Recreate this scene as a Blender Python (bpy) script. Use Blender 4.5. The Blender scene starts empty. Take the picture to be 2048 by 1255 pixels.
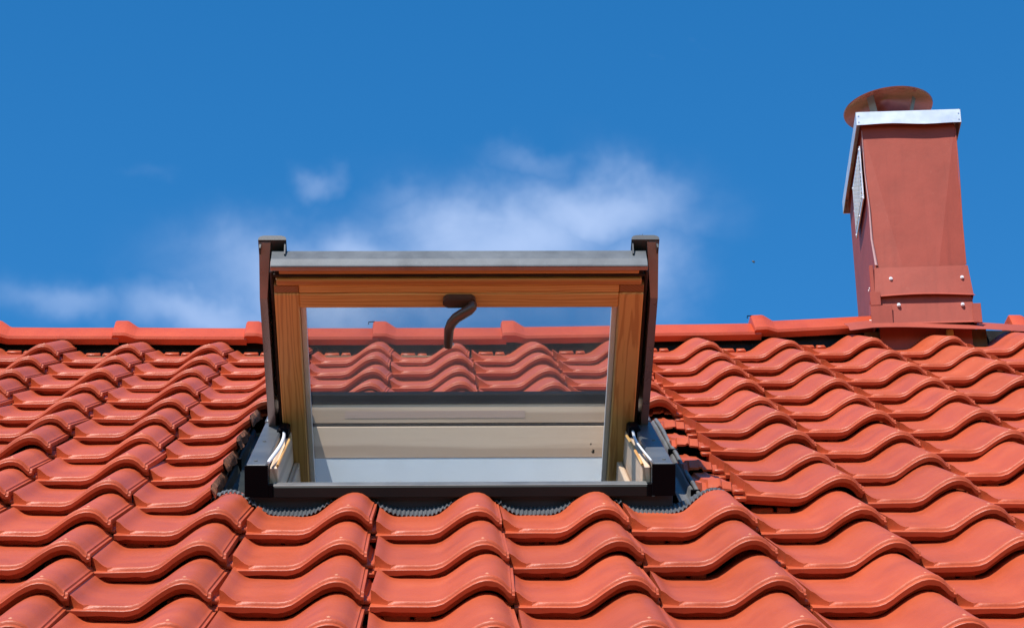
import bpy, math, random
from mathutils import Matrix, Vector
random.seed(7)
R = math.radians
sc = bpy.context.scene
col = sc.collection

# ------------------------------------------------------------------ camera
TAU, YAW, ROLL = R(25.3096), R(1.6314), R(-0.8214)
a = Vector((math.sin(YAW)*math.cos(TAU), math.cos(YAW)*math.cos(TAU), math.sin(TAU)))
r0 = a.cross(Vector((0, 0, 1))).normalized()
u0 = r0.cross(a)
rr = r0*math.cos(ROLL) + u0*math.sin(ROLL)
ur = rr.cross(a)
CAM = Vector((0.60290, -6.84721, -3.18214))
cd = bpy.data.cameras.new('camera')
cam = bpy.data.objects.new('camera', cd)
col.objects.link(cam)
M = Matrix.Identity(4)
for i in range(3):
    M[i][0], M[i][1], M[i][2], M[i][3] = rr[i], ur[i], -a[i], CAM[i]
cam.matrix_world = M
cd.sensor_width = 36
cd.lens = 95.47
cd.clip_start = .05
cd.clip_end = 6000
sc.camera = cam

# ------------------------------------------------------------------ sun, sky, exposure
SUN_EL, SUN_AZ = R(56), R(31)          # azimuth: left of straight behind the camera
to_sun = Vector((-math.sin(SUN_AZ)*math.cos(SUN_EL), -math.cos(SUN_AZ)*math.cos(SUN_EL), math.sin(SUN_EL)))
sl = bpy.data.lights.new('sun', 'SUN')
sl.energy = 5.0
sl.angle = R(.53)
sl.color = (1, .945, .87)
so = bpy.data.objects.new('sun', sl)
col.objects.link(so)
so.rotation_euler = to_sun.to_track_quat('Z', 'Y').to_euler()
so.location = (-20, -40, 60)

w = bpy.data.worlds.new('World')
sc.world = w
w.use_nodes = True
nt = w.node_tree
nt.nodes.clear()
N = nt.nodes.new
L = nt.links.new
def mth(op, x, y=None, z=None, tree=None):
    n = (tree or nt).nodes.new('ShaderNodeMath'); n.operation = op
    for i, q in enumerate((x, y, z)):
        if q is None: continue
        if isinstance(q, (int, float)): n.inputs[i].default_value = q
        else: (tree or nt).links.new(q, n.inputs[i])
    return n.outputs[0]
out = N('ShaderNodeOutputWorld'); bg = N('ShaderNodeBackground')
sky = N('ShaderNodeTexSky'); sky.sky_type = 'NISHITA'; sky.sun_disc = False
sky.sun_elevation = SUN_EL
sky.sun_rotation = math.pi + SUN_AZ     # measured clockwise from +Y
sky.altitude = 300; sky.air_density = 1.0; sky.dust_density = .3; sky.ozone_density = 4.5
SKY_SAT, SKY_VAL = 1.33, 1.0
hs = N('ShaderNodeHueSaturation'); hs.inputs['Saturation'].default_value = SKY_SAT; hs.inputs['Value'].default_value = SKY_VAL
hs.inputs['Hue'].default_value = .497
L(sky.outputs[0], hs.inputs['Color'])
tc = N('ShaderNodeTexCoord'); sep = N('ShaderNodeSeparateXYZ'); L(tc.outputs['Generated'], sep.inputs[0])
az = mth('MULTIPLY', mth('ARCTAN2', sep.outputs[0], sep.outputs[1]), 57.2958)
el = mth('MULTIPLY', mth('ARCSINE', sep.outputs[2]), 57.2958)
cmb = N('ShaderNodeCombineXYZ'); L(az, cmb.inputs[0]); L(el, cmb.inputs[1])
def noise(tree, vec, scale, detail=6, rough=.55, dist=0.0):
    n = tree.nodes.new('ShaderNodeTexNoise'); n.inputs['Scale'].default_value = scale
    n.inputs['Detail'].default_value = detail; n.inputs['Roughness'].default_value = rough
    n.inputs['Distortion'].default_value = dist
    if vec is not None: tree.links.new(vec, n.inputs['Vector'])
    return n
nd = noise(nt, cmb.outputs[0], .45, 4, .55)
va = N('ShaderNodeVectorMath'); va.operation = 'SUBTRACT'; L(nd.outputs['Color'], va.inputs[0]); va.inputs[1].default_value = (.5, .5, .5)
vs = N('ShaderNodeVectorMath'); vs.operation = 'SCALE'; L(va.outputs[0], vs.inputs[0]); vs.inputs['Scale'].default_value = 1.9
vp = N('ShaderNodeVectorMath'); vp.operation = 'ADD'; L(cmb.outputs[0], vp.inputs[0]); L(vs.outputs[0], vp.inputs[1])
# thin cloud banks: azimuth, elevation, radii (degrees), density
banks = [(3.52, 27.36, 2.49, 0.95, 1.00), (1.37, 26.80, 3.3, 1.2, 0.97), (4.77, 26.11, 1.42, 1.27, 0.75), (-2.39, 26.10, 3.5, 1.15, 1.0), (-5.28, 25.42, 2.25, 0.70, 0.80), (-8.49, 25.33, 1.9, 0.5, 0.52), (-2.90, 27.99, 0.53, 0.40, 0.50), (2.11, 28.44, 1.42, 0.37, 0.40), (-6.93, 28.13, 0.53, 0.19, 0.16), (-0.76, 27.72, 1.42, 0.53, 0.40)]
tot = None
for (ca, ce, ra, re, k) in banks:
    s = N('ShaderNodeVectorMath'); s.operation = 'SUBTRACT'; L(vp.outputs[0], s.inputs[0]); s.inputs[1].default_value = (ca, ce, 0)
    m = N('ShaderNodeVectorMath'); m.operation = 'MULTIPLY'; L(s.outputs[0], m.inputs[0]); m.inputs[1].default_value = (1/ra, 1/re, 0)
    d = N('ShaderNodeVectorMath'); d.operation = 'DOT_PRODUCT'; L(m.outputs[0], d.inputs[0]); L(m.outputs[0], d.inputs[1])
    e = mth('MULTIPLY', mth('EXPONENT', mth('MULTIPLY', d.outputs['Value'], -1.0)), k)
    tot = e if tot is None else mth('MAXIMUM', tot, e)
mpn = N('ShaderNodeMapping'); L(cmb.outputs[0], mpn.inputs[0]); mpn.inputs['Rotation'].default_value = (0, 0, R(-24)); mpn.inputs['Scale'].default_value = (.7, 1.25, 1)
nw = noise(nt, mpn.outputs[0], .7, 8, .52, .5)
nb = noise(nt, mpn.outputs[0], .38, 3, .5, .3)
nz = mth('ADD', mth('MULTIPLY', mth('SUBTRACT', nw.outputs['Fac'], .5), .85), mth('MULTIPLY', mth('SUBTRACT', nb.outputs['Fac'], .5), .9))
edge = mth('MULTIPLY', tot, mth('SUBTRACT', 1.25, tot))
dens = mth('ADD', mth('MULTIPLY', tot, 1.0), mth('MULTIPLY', nz, mth('ADD', mth('MULTIPLY', edge, .95), .10)))
sm = N('ShaderNodeMapRange'); sm.interpolation_type = 'SMOOTHSTEP'; L(dens, sm.inputs[0]); sm.inputs[1].default_value = .02; sm.inputs[2].default_value = 1.3
dens = sm.outputs[0]
# the same thin wisps go on over the rest of the sky
far = noise(nt, cmb.outputs[0], .09, 8, .6, .5)
wisp = mth('MULTIPLY', mth('MAXIMUM', mth('SUBTRACT', far.outputs['Fac'], .62), 0.0), 1.2)
dens = mth('MINIMUM', mth('MAXIMUM', mth('ADD', dens, wisp), 0.0), .92)
mx = N('ShaderNodeMix'); mx.data_type = 'RGBA'
L(mth('MULTIPLY', dens, .74), mx.inputs['Factor']); L(hs.outputs[0], mx.inputs['A'])
mx.inputs['B'].default_value = (3.9, 4.75, 6.6, 1)
L(mx.outputs['Result'], bg.inputs['Color'])
bg.inputs['Strength'].default_value = .135
L(bg.outputs[0], out.inputs[0])

vsn = sc.view_settings
vsn.view_transform = 'Standard'; vsn.look = 'None'; vsn.gamma = 1; vsn.use_curve_mapping = False
vsn.exposure = 0.36
sc.render.engine = 'CYCLES'
sc.cycles.max_bounces = 10
sc.cycles.transparent_max_bounces = 16

# ------------------------------------------------------------------ helpers
AL = R(31)
CA, SA = math.cos(AL), math.sin(AL)
ROOF = Matrix.Rotation(AL, 4, 'X')                      # roof frame: u along ridge, v up the slope, n out of it
def RP(u, v, n): return Vector((u, v*CA - n*SA, v*SA + n*CA))

class MB:
    def __init__(s): s.v = []; s.f = []; s.m = []
    def add(s, vs, fs, mat=0, X=None):
        o = len(s.v)
        s.v += [tuple(X @ Vector(p)) if X is not None else tuple(p) for p in vs]
        s.f += [tuple(i+o for i in f) for f in fs]; s.m += [mat]*len(fs)
        return s
    def box(s, x0, x1, y0, y1, z0, z1, mat=0, X=None, bev=0.0):
        if bev <= 0:
            vs = [(x0,y0,z0),(x1,y0,z0),(x1,y1,z0),(x0,y1,z0),(x0,y0,z1),(x1,y0,z1),(x1,y1,z1),(x0,y1,z1)]
            return s.add(vs, [(0,3,2,1),(4,5,6,7),(0,1,5,4),(1,2,6,5),(2,3,7,6),(3,0,4,7)], mat, X)
        b = bev; vs = []; idx = {}
        for sx in (0,1):
            for sy in (0,1):
                for sz in (0,1):
                    X0, Y0, Z0 = (x0,x1)[sx], (y0,y1)[sy], (z0,z1)[sz]
                    dx, dy, dz = (b,-b)[sx], (b,-b)[sy], (b,-b)[sz]
                    idx[sx,sy,sz] = len(vs)
                    vs += [(X0,Y0+dy,Z0+dz),(X0+dx,Y0,Z0+dz),(X0+dx,Y0+dy,Z0)]
        fs = []
        I = lambda sx,sy,sz,k: idx[sx,sy,sz]+k
        for q in (0,1):
            f = [I(q,0,0,0),I(q,1,0,0),I(q,1,1,0),I(q,0,1,0)]; fs.append(f if q else f[::-1])
            f = [I(0,q,0,1),I(0,q,1,1),I(1,q,1,1),I(1,q,0,1)]; fs.append(f if q else f[::-1])
            f = [I(0,0,q,2),I(1,0,q,2),I(1,1,q,2),I(0,1,q,2)]; fs.append(f if q else f[::-1])
        for p in (0,1):
            for q in (0,1):
                fs.append([I(p,q,0,0),I(p,q,0,1),I(p,q,1,1),I(p,q,1,0)] if p!=q else [I(p,q,0,1),I(p,q,0,0),I(p,q,1,0),I(p,q,1,1)])
                fs.append([I(p,0,q,2),I(p,0,q,0),I(p,1,q,0),I(p,1,q,2)] if p!=q else [I(p,0,q,0),I(p,0,q,2),I(p,1,q,2),I(p,1,q,0)])
                fs.append([I(0,p,q,1),I(0,p,q,2),I(1,p,q,2),I(1,p,q,1)] if p!=q else [I(0,p,q,2),I(0,p,q,1),I(1,p,q,1),I(1,p,q,2)])
        for sx in (0,1):
            for sy in (0,1):
                for sz in (0,1):
                    f = [I(sx,sy,sz,0),I(sx,sy,sz,1),I(sx,sy,sz,2)]
                    fs.append(f if (sx+sy+sz)%2 else f[::-1])
        return s.add(vs, fs, mat, X)
    def prism(s, poly, axis, p0, p1, mat=0, X=None):
        # poly: 2-D outline in the two other axes (cyclic order), extruded along axis
        n = len(poly); vs = []
        for p in (p0, p1):
            for (q, t) in poly:
                vs.append({0:(p,q,t), 1:(q,p,t), 2:(q,t,p)}[axis])
        fs = [tuple(range(n))[::-1], tuple(range(n, 2*n))] + [(i,(i+1)%n,n+(i+1)%n,n+i) for i in range(n)]
        return s.add(vs, fs, mat, X)
    def tube(s, pts, rad, seg=8, mat=0, X=None, flat=1.0):
        pts = [Vector(p) for p in pts]; rings = []; vs = []
        rad = rad if isinstance(rad, (list, tuple)) else [rad]*len(pts)
        up = None
        for i, p in enumerate(pts):
            t = (pts[min(i+1, len(pts)-1)] - pts[max(i-1, 0)]).normalized()
            if up is None: up = t.orthogonal().normalized()
            up = (up - t*up.dot(t)).normalized(); sd = t.cross(up)
            for k in range(seg):
                an = 2*math.pi*k/seg
                vs.append(p + up*math.cos(an)*rad[i] + sd*math.sin(an)*rad[i]*flat)
        fs = []
        for i in range(len(pts)-1):
            for k in range(seg):
                fs.append((i*seg+k, i*seg+(k+1)%seg, (i+1)*seg+(k+1)%seg, (i+1)*seg+k))
        fs += [tuple(range(seg))[::-1], tuple(range((len(pts)-1)*seg, len(pts)*seg))]
        return s.add(vs, fs, mat, X)
    def sheet(s, fn, us, vs_, th, mat=0, X=None):
        # a thin solid sheet: fn(u, v) -> point, thickness th along local z (approx.)
        nu, nv = len(us), len(vs_); P = []
        for dz in (0, -th):
            for v in vs_:
                for u in us:
                    q = fn(u, v); P.append((q[0], q[1], q[2]+dz))
        fs = []; o = nu*nv
        for j in range(nv-1):
            for i in range(nu-1):
                b = j*nu+i
                fs.append((b, b+1, b+nu+1, b+nu)); fs.append((o+b, o+b+nu, o+b+nu+1, o+b+1))
        for i in range(nu-1):
            fs.append((i, o+i, o+i+1, i+1)); b = (nv-1)*nu+i; fs.append((b, b+1, o+b+1, o+b))
        for j in range(nv-1):
            b = j*nu; fs.append((b, b+nu, o+b+nu, o+b)); b += nu-1; fs.append((b, o+b, o+b+nu, b+nu))
        return s.add(P, fs, mat, X)
    def mesh(s, name, mats, smooth=None):
        me = bpy.data.meshes.new(name); me.from_pydata(s.v, [], s.f)
        for m in (mats if isinstance(mats, (list, tuple)) else [mats]): me.materials.append(m)
        for p, k in zip(me.polygons, s.m): p.material_index = k
        me.update()
        import bmesh
        bm = bmesh.new(); bm.from_mesh(me); bmesh.ops.recalc_face_normals(bm, faces=bm.faces); bm.to_mesh(me); bm.free()
        if smooth is not None:
            me.shade_smooth(); me.set_sharp_from_angle(angle=R(smooth))
        return me
def link(name, me, parent=None, mat=None):
    o = bpy.data.objects.new(name, me); col.objects.link(o)
    if parent is not None: o.parent = parent
    if mat is not None: o.matrix_basis = mat
    return o
def empty(name, loc, label, cat, group=None, mat=None):
    o = bpy.data.objects.new(name, None); col.objects.link(o); o.empty_display_size = .1
    if mat is not None: o.matrix_world = mat
    else: o.location = loc
    o['label'] = label; o['category'] = cat
    if group: o['group'] = group
    return o

# ------------------------------------------------------------------ materials
def mat(name, base, rough=.5, metal=0.0, spec=.5):
    m = bpy.data.materials.new(name); m.use_nodes = True
    b = m.node_tree.nodes['Principled BSDF']
    b.inputs['Base Color'].default_value = (*base, 1); b.inputs['Roughness'].default_value = rough
    b.inputs['Metallic'].default_value = metal; b.inputs['Specular IOR Level'].default_value = spec
    return m, m.node_tree, b
def ramp(t, fac, stops):
    n = t.nodes.new('ShaderNodeValToRGB'); t.links.new(fac, n.inputs[0])
    e = n.color_ramp.elements
    while len(e) < len(stops): e.new(.5)
    for q, (p, c) in zip(e, stops): q.position = p; q.color = (*c, 1) if len(c) == 3 else c
    return n.outputs[0]
def bump(t, b, h, strength, dist):
    n = t.nodes.new('ShaderNodeBump'); n.inputs['Strength'].default_value = strength; n.inputs['Distance'].default_value = dist
    t.links.new(h, n.inputs['Height']); t.links.new(n.outputs[0], b.inputs['Normal'])
def mixc(t, f, A, B, mode='MIX'):
    n = t.nodes.new('ShaderNodeMix'); n.data_type = 'RGBA'; n.blend_type = mode
    for k, q in (('Factor', f), ('A', A), ('B', B)):
        if isinstance(q, (int, float)): n.inputs[k].default_value = q
        elif isinstance(q, tuple): n.inputs[k].default_value = (*q, 1)
        else: t.links.new(q, n.inputs[k])
    return n.outputs['Result']
def objco(t):
    return t.nodes.new('ShaderNodeTexCoord').outputs['Object']

def clay(name, base, spread=.12):
    m, t, b = mat(name, base, .40, 0, .36)
    co = objco(t); oi = t.nodes.new('ShaderNodeObjectInfo')
    off = t.nodes.new('ShaderNodeVectorMath'); off.operation = 'ADD'
    mu = t.nodes.new('ShaderNodeVectorMath'); mu.operation = 'SCALE'; mu.inputs[0].default_value = (7, 13, 5); t.links.new(oi.outputs['Random'], mu.inputs['Scale'])
    t.links.new(co, off.inputs[0]); t.links.new(mu.outputs[0], off.inputs[1])
    v = off.outputs[0]
    n1 = noise(t, v, 9, 5, .6); n2 = noise(t, v, 330, 4, .75); n3 = noise(t, v, 60, 6, .65)
    dark = tuple(c*(1-spread) for c in base); light = (min(1, base[0]*(1+spread*.6)), base[1]*(1+spread*1.3), base[2]*(1+spread*1.6))
    c = ramp(t, n1.outputs['Fac'], [(.3, dark), (.5, base), (.72, light)])
    c = mixc(t, mth('MULTIPLY', mth('SUBTRACT', oi.outputs['Random'], .25, tree=t), .36, tree=t), c, tuple(q*.55 for q in base))
    # fine sandy speckle and pale scuffs in the engobe
    c = mixc(t, mth('MULTIPLY', mth('MAXIMUM', mth('SUBTRACT', n2.outputs['Fac'], .55, tree=t), 0.0, tree=t), 2.2, tree=t), c, (base[0]*.45, base[1]*.4, base[2]*.5))
    c = mixc(t, mth('MULTIPLY', mth('MAXIMUM', mth('SUBTRACT', n3.outputs['Fac'], .66, tree=t), 0.0, tree=t), 2.6, tree=t), c, (base[0]*1.05, base[1]*2.0, base[2]*2.2))
    t.links.new(c, b.inputs['Base Color'])
    t.links.new(mth('ADD', mth('MULTIPLY', n1.outputs['Fac'], .26, tree=t), mth('ADD', mth('MULTIPLY', n3.outputs['Fac'], .22, tree=t), .18, tree=t), tree=t), b.inputs['Roughness'])
    bump(t, b, mth('ADD', n2.outputs['Fac'], mth('MULTIPLY', n3.outputs['Fac'], 1.6, tree=t), tree=t), .34, .0014)
    return m
CLAY = clay('glazed_clay', (.47, .081, .027))
RIDGE = clay('ridge_clay', (.52, .074, .026))
def rough_clay():
    m, t, b = mat('broken_clay', (.30, .12, .07), .9, 0, .2)
    co = objco(t); n1 = noise(t, co, 90, 8, .7); n2 = noise(t, co, 35, 3, .6)
    t.links.new(ramp(t, n2.outputs['Fac'], [(.3, (.15, .075, .05)), (.55, (.30, .125, .07)), (.72, (.55, .20, .08))]), b.inputs['Base Color'])
    bump(t, b, n1.outputs['Fac'], 1.0, .006)
    return m
BROKEN = rough_clay()

def painted(name, base, rough, metal=0.0, spec=.5, grime=.25, nb=.12):
    m, t, b = mat(name, base, rough, metal, spec)
    co = objco(t); n1 = noise(t, co, 14, 7, .62); n2 = noise(t, co, 300, 3, .6); n3 = noise(t, co, 55, 5, .7)
    c = ramp(t, n1.outputs['Fac'], [(.3, tuple(q*(1-grime) for q in base)), (.52, base), (.75, tuple(min(1, q*(1+grime*.8)+.006*grime*4) for q in base))])
    dust = mth('MULTIPLY', mth('MAXIMUM', mth('SUBTRACT', n3.outputs['Fac'], .62, tree=t), 0.0, tree=t), 2.0*grime, tree=t)
    c = mixc(t, dust, c, (.45, .43, .40))
    t.links.new(c, b.inputs['Base Color'])
    t.links.new(mth('ADD', mth('MULTIPLY', n1.outputs['Fac'], .22, tree=t), rough-.1, tree=t), b.inputs['Roughness'])
    bump(t, b, mth('ADD', n2.outputs['Fac'], mth('MULTIPLY', n1.outputs['Fac'], 2.0, tree=t), tree=t), nb, .001)
    return m
ALU = painted('dark_grey_aluminium', (.125, .135, .145), .40, .4, .5, .22)
CAPM = painted('dark_grey_lacquer', (.055, .060, .066), .5, .1, .35, .2)
BLUEG = painted('skylit_grey_flashing', (.022, .036, .05), .5, 0, .2, .1)  # skylight on the shaded strip put in as a blue base
ALUG = painted('glossy_tile_tinted_aluminium', (.30, .22, .21), .28, .5, .5, .15)  # reflected tile colour mixed into the grey base
ALUL = painted('weathered_aluminium', (.115, .125, .135), .48, .1, .4, .3)
PINKU = painted('tile_lit_underside', (.36, .22, .19), .4, .1, .5, .2)  # pink reflection of the sunlit tiles put into the base colour
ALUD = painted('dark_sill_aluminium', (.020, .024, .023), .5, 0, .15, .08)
ALU2 = painted('lead_grey_flashing', (.17, .17, .165), .48, .35, .5, .3)
BLACK = painted('black_plastic', (.003, .003, .0045), .6, 0, .05, .02)
GASKET = painted('rubber_gasket', (.022, .013, .011), .7, 0, .3, .4)
MEMBRANE = painted('black_underlay', (.006, .006, .007), .75, 0, .3, .4, .4)
APRON = painted('pleated_lead', (.10, .105, .112), .5, .3, .5, .3)
def sheet_red(name, base):
    m, t, b = mat(name, base, .55, 0, .28)
    co = objco(t); mp = t.nodes.new('ShaderNodeMapping'); t.links.new(co, mp.inputs[0]); mp.inputs['Scale'].default_value = (38, 38, 2.2)
    st = noise(t, mp.outputs[0], 1.0, 5, .6); n1 = noise(t, co, 9, 6, .6); n2 = noise(t, co, 260, 4, .7); n3 = noise(t, co, 42, 6, .7)
    c = ramp(t, n1.outputs['Fac'], [(.3, tuple(q*.86 for q in base)), (.52, base), (.72, tuple(q*1.1 for q in base))])
    c = mixc(t, mth('MULTIPLY', mth('MAXIMUM', mth('SUBTRACT', st.outputs['Fac'], .54, tree=t), 0.0, tree=t), 1.3, tree=t), c, (base[0]*.5, base[1]*.55, base[2]*.6))
    c = mixc(t, mth('MULTIPLY', mth('MAXIMUM', mth('SUBTRACT', n3.outputs['Fac'], .63, tree=t), 0.0, tree=t), 1.6, tree=t), c, (.5, .22, .17))
    c = mixc(t, mth('MULTIPLY', mth('MAXIMUM', mth('SUBTRACT', n2.outputs['Fac'], .55, tree=t), 0.0, tree=t), .5, tree=t), c, tuple(q*.5 for q in base))
    t.links.new(c, b.inputs['Base Color'])
    bump(t, b, mth('ADD', n2.outputs['Fac'], mth('MULTIPLY', n1.outputs['Fac'], 5.0, tree=t), tree=t), .16, .0018)
    return m
RED = sheet_red('red_brown_sheet', (.345, .066, .041))
RED0 = painted('red_brown_trim', (.37, .072, .045), .55, 0, .28, .09, .2)
ZINC = painted('galvanised_steel', (.82, .83, .84), .34, .55, .5, .12)
SCREW = painted('white_screw', (.80, .80, .80), .35, .1, .5, .05)
WHITE = painted('white_lining', (.72, .79, .85), .55, 0, .4, .05)
STRIP = painted('white_seal', (.78, .79, .80), .4, 0, .5, .08)
SPACER = painted('grey_spacer', (.80, .76, .75), .45, .0, .5, .1)
BRONZE = painted('bronze_handle', (.12, .078, .060), .33, .3, .5, .2)
FOAM = painted('yellow_foam', (.62, .44, .16), .9, 0, .2, .3, .8)
BATTEN = painted('timber_batten', (.16, .10, .055), .8, 0, .2, .4, .5)
TIN = painted('glossy_red_sheet', (.36, .085, .055), .16, .25, .5, .3, .25)
SEAM = painted('chalky_red_seam', (.60, .36, .34), .6, 0, .4, .3)

def wood(name, ca, cb, cc, axis, ring=26.0, rough=.42, off=(0, 0, 0), dist=2.2):
    m, t, b = mat(name, ca, rough, 0, .4)
    co = objco(t); mp = t.nodes.new('ShaderNodeMapping'); t.links.new(co, mp.inputs[0])
    mp.inputs['Location'].default_value = off
    s = [1.0, 1.0, 1.0]; s[axis] = .055
    mp.inputs['Scale'].default_value = s
    wv = t.nodes.new('ShaderNodeTexWave'); wv.wave_type = 'RINGS'; wv.rings_direction = 'XYZ'[axis]
    wv.inputs['Scale'].default_value = ring; wv.inputs['Distortion'].default_value = dist; wv.inputs['Detail'].default_value = 3
    wv.inputs['Detail Scale'].default_value = 1.4; wv.inputs['Detail Roughness'].default_value = .5
    t.links.new(mp.outputs[0], wv.inputs[0])
    s2 = [260.0, 260.0, 260.0]; s2[axis] = 5.0
    mp2 = t.nodes.new('ShaderNodeMapping'); t.links.new(co, mp2.inputs[0]); mp2.inputs['Scale'].default_value = s2
    fb = noise(t, mp2.outputs[0], 1.0, 4, .6)
    big = noise(t, mp.outputs[0], 14, 3, .5)
    c = ramp(t, wv.outputs['Fac'], [(.0, ca), (.5, ca), (.88, cb), (1.0, cb)])
    c = mixc(t, mth('MULTIPLY', fb.outputs['Fac'], .55, tree=t), c, cb)
    c = mixc(t, mth('MULTIPLY', big.outputs['Fac'], .5, tree=t), c, cc)
    t.links.new(c, b.inputs['Base Color'])
    bump(t, b, fb.outputs['Fac'], .12, .0008)
    return m
OR = ((.72, .44, .155), (.46, .22, .068), (.66, .38, .12))
WOODX = wood('lacquered_pine_rail', *OR, 0, off=(.0, .21, .06), dist=9.0, ring=44)
WOODY = wood('lacquered_pine_stile', *OR, 1, off=(.36, .0, .11), dist=11.0, ring=40)
WOODE = wood('lacquered_pine_end_grain', (.33, .14, .04), (.20, .08, .022), (.28, .12, .03), 2, ring=60)
WOODD = wood('shaded_pine_bead', (.56, .28, .085), (.38, .16, .045), (.5, .24, .07), 0, off=(.1, .2, .3), dist=6.0)  # darker pine: shade beneath the cover lip put into the colour
PA = ((.76, .58, .42), (.42, .29, .19), (.72, .51, .37))
PINEX = wood('pale_pine_board', *PA, 0, off=(0, .31, .17), rough=.55)
PINEX2 = wood('pale_pine_inset', (.50, .345, .27), (.38, .25, .19), (.50, .34, .27), 0, off=(0, .11, .27), rough=.55)
PINEY = wood('pale_pine_side', *PA, 1, off=(.2, .0, .13), rough=.5)

def glass():
    m = bpy.data.materials.new('window_glass'); m.use_nodes = True; t = m.node_tree; t.nodes.clear()
    o = t.nodes.new('ShaderNodeOutputMaterial')
    tr = t.nodes.new('ShaderNodeBsdfTransparent'); tr.inputs[0].default_value = (.965, .98, .98, 1)
    gl = t.nodes.new('ShaderNodeBsdfGlossy'); gl.inputs['Roughness'].default_value = .01
    fr = t.nodes.new('ShaderNodeFresnel'); fr.inputs['IOR'].default_value = 1.45
    m1 = t.nodes.new('ShaderNodeMixShader'); t.links.new(mth('MULTIPLY', fr.outputs[0], .26, tree=t), m1.inputs[0]); t.links.new(tr.outputs[0], m1.inputs[1]); t.links.new(gl.outputs[0], m1.inputs[2])
    # a film of dust scatters some of the daylight that falls on the pane
    df = t.nodes.new('ShaderNodeBsdfDiffuse'); df.inputs[0].default_value = (.75, .76, .78, 1)
    tl = t.nodes.new('ShaderNodeBsdfTranslucent'); tl.inputs[0].default_value = (.75, .76, .78, 1)
    md = t.nodes.new('ShaderNodeMixShader'); md.inputs[0].default_value = .6; t.links.new(df.outputs[0], md.inputs[1]); t.links.new(tl.outputs[0], md.inputs[2])
    nz_ = noise(t, objco(t), 5, 7, .6)
    m2 = t.nodes.new('ShaderNodeMixShader'); t.links.new(mth('ADD', mth('MULTIPLY', nz_.outputs['Fac'], .03, tree=t), .005, tree=t), m2.inputs[0])
    t.links.new(m1.outputs[0], m2.inputs[1]); t.links.new(md.outputs[0], m2.inputs[2]); t.links.new(m2.outputs[0], o.inputs[0])
    return m
GLASS = glass()
def ground_mat():
    m, t, b = mat('lawn', (.06, .09, .03), .95, 0, .1)
    n1 = noise(t, objco(t), .7, 8, .7)
    t.links.new(ramp(t, n1.outputs['Fac'], [(.3, (.035, .06, .018)), (.55, (.06, .095, .03)), (.75, (.11, .12, .05))]), b.inputs['Base Color'])
    return m
PLASTER = painted('wall_plaster', (.70, .66, .58), .9, 0, .2, .1, .5)

# ------------------------------------------------------------------ ground and house body (below the frame)
GZ = -4.85
g = MB(); g.add([(-600, -600, GZ), (600, -600, GZ), (600, 600, GZ), (-600, 600, GZ)], [(0, 1, 2, 3)])
go = link('ground', g.mesh('ground', ground_mat())); go['kind'] = 'structure'
APEX_Y = .17
def vtop_(): return (APEX_Y - .16*SA)/CA
hw = MB()
EAVE = RP(0, -4.55, -.16)
ya_, yb_, zt_ = EAVE.y+.35, 2*APEX_Y-EAVE.y-.35, EAVE.z+.12
hw.box(-3.0, 4.4, ya_, ya_+.3, GZ, zt_); hw.box(-3.0, 4.4, yb_-.3, yb_, GZ, zt_)
for gx in (-3.0, 4.1):                          # gable ends up to the rafters
    zr = RP(0, vtop_(), -.16).z
    hw.prism([(ya_+.301, GZ), (yb_-.301, GZ), (yb_-.301, zt_), (APEX_Y, zr-.03), (ya_+.301, zt_)], 0, gx, gx+.3)
ho = link('house_wall', hw.mesh('house_wall', PLASTER)); ho['kind'] = 'structure'

# ------------------------------------------------------------------ the roof
roof = empty('tiled_roof', (0.6, 0, 0), 'pitched roof of orange-red wavy clay tiles round the open window and below the chimney', 'roof')
RB = Matrix.Translation((-.6, 0, 0))              # children are given in world space
W, G, STEP, LEN = .22, .30, .0255, .362
# window opening in the roof frame
WU0, WU1, WV0, WV1 = .285, .985, -2.655, -1.735
US = [-3.2, WU0, WU1, 4.6]; VS = [-4.55, WV0, WV1, (APEX_Y/CA)-.0]
dk = MB()
def vtop(n): return (APEX_Y + n*SA)/CA
for (x0, x1, y0, y1) in ((US[0], US[1], -4.55, None), (US[2], US[3], -4.55, None), (US[1], US[2], -4.55, WV0), (US[1], US[2], WV1, None)):
    n0, n1 = -.15, -.10
    ya, yb = (vtop(n0), vtop(n1)) if y1 is None else (y1, y1)
    P = [(x0, y0, n0), (x1, y0, n0), (x1, ya, n0), (x0, ya, n0), (x0, y0, n1), (x1, y0, n1), (x1, yb, n1), (x0, yb, n1)]
    dk.add(P, [(0,3,2,1),(4,5,6,7),(0,1,5,4),(1,2,6,5),(2,3,7,6),(3,0,4,7)], 0, ROOF)
link('underlay', dk.mesh('underlay', MEMBRANE), roof, RB)
bk = MB()
q = [RP(0, vtop(-.15), -.15), RP(0, vtop(-.10), -.10)]
P = []
for x in (-3.2, 4.6):
    for pz in (q[0].z, q[1].z):
        P += [(x, APEX_Y+.0015, pz), (x, 2*APEX_Y-EAVE.y, pz-(APEX_Y-EAVE.y)*SA/CA)]
bk.add(P, [(0,1,3,2),(4,6,7,5),(0,4,5,1),(2,3,7,6),(0,2,6,4),(1,5,7,3)])
link('rear_slope', bk.mesh('rear_slope', CLAY), roof, RB)
for j in range(0, -14, -1):                        # battens under each course, broken at the window
    v = j*G + .005
    for (x0, x1) in (((-2.6, .16), (1.10, 4.0)) if WV0-.02 < v < WV1+.12 else ((-2.6, 4.0),)):
        b_ = MB(); b_.box(x0, x1, v-.018, v+.018, -.099, -.066, 0, ROOF)
        link('batten', b_.mesh('batten', BATTEN), roof, RB)

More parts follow.
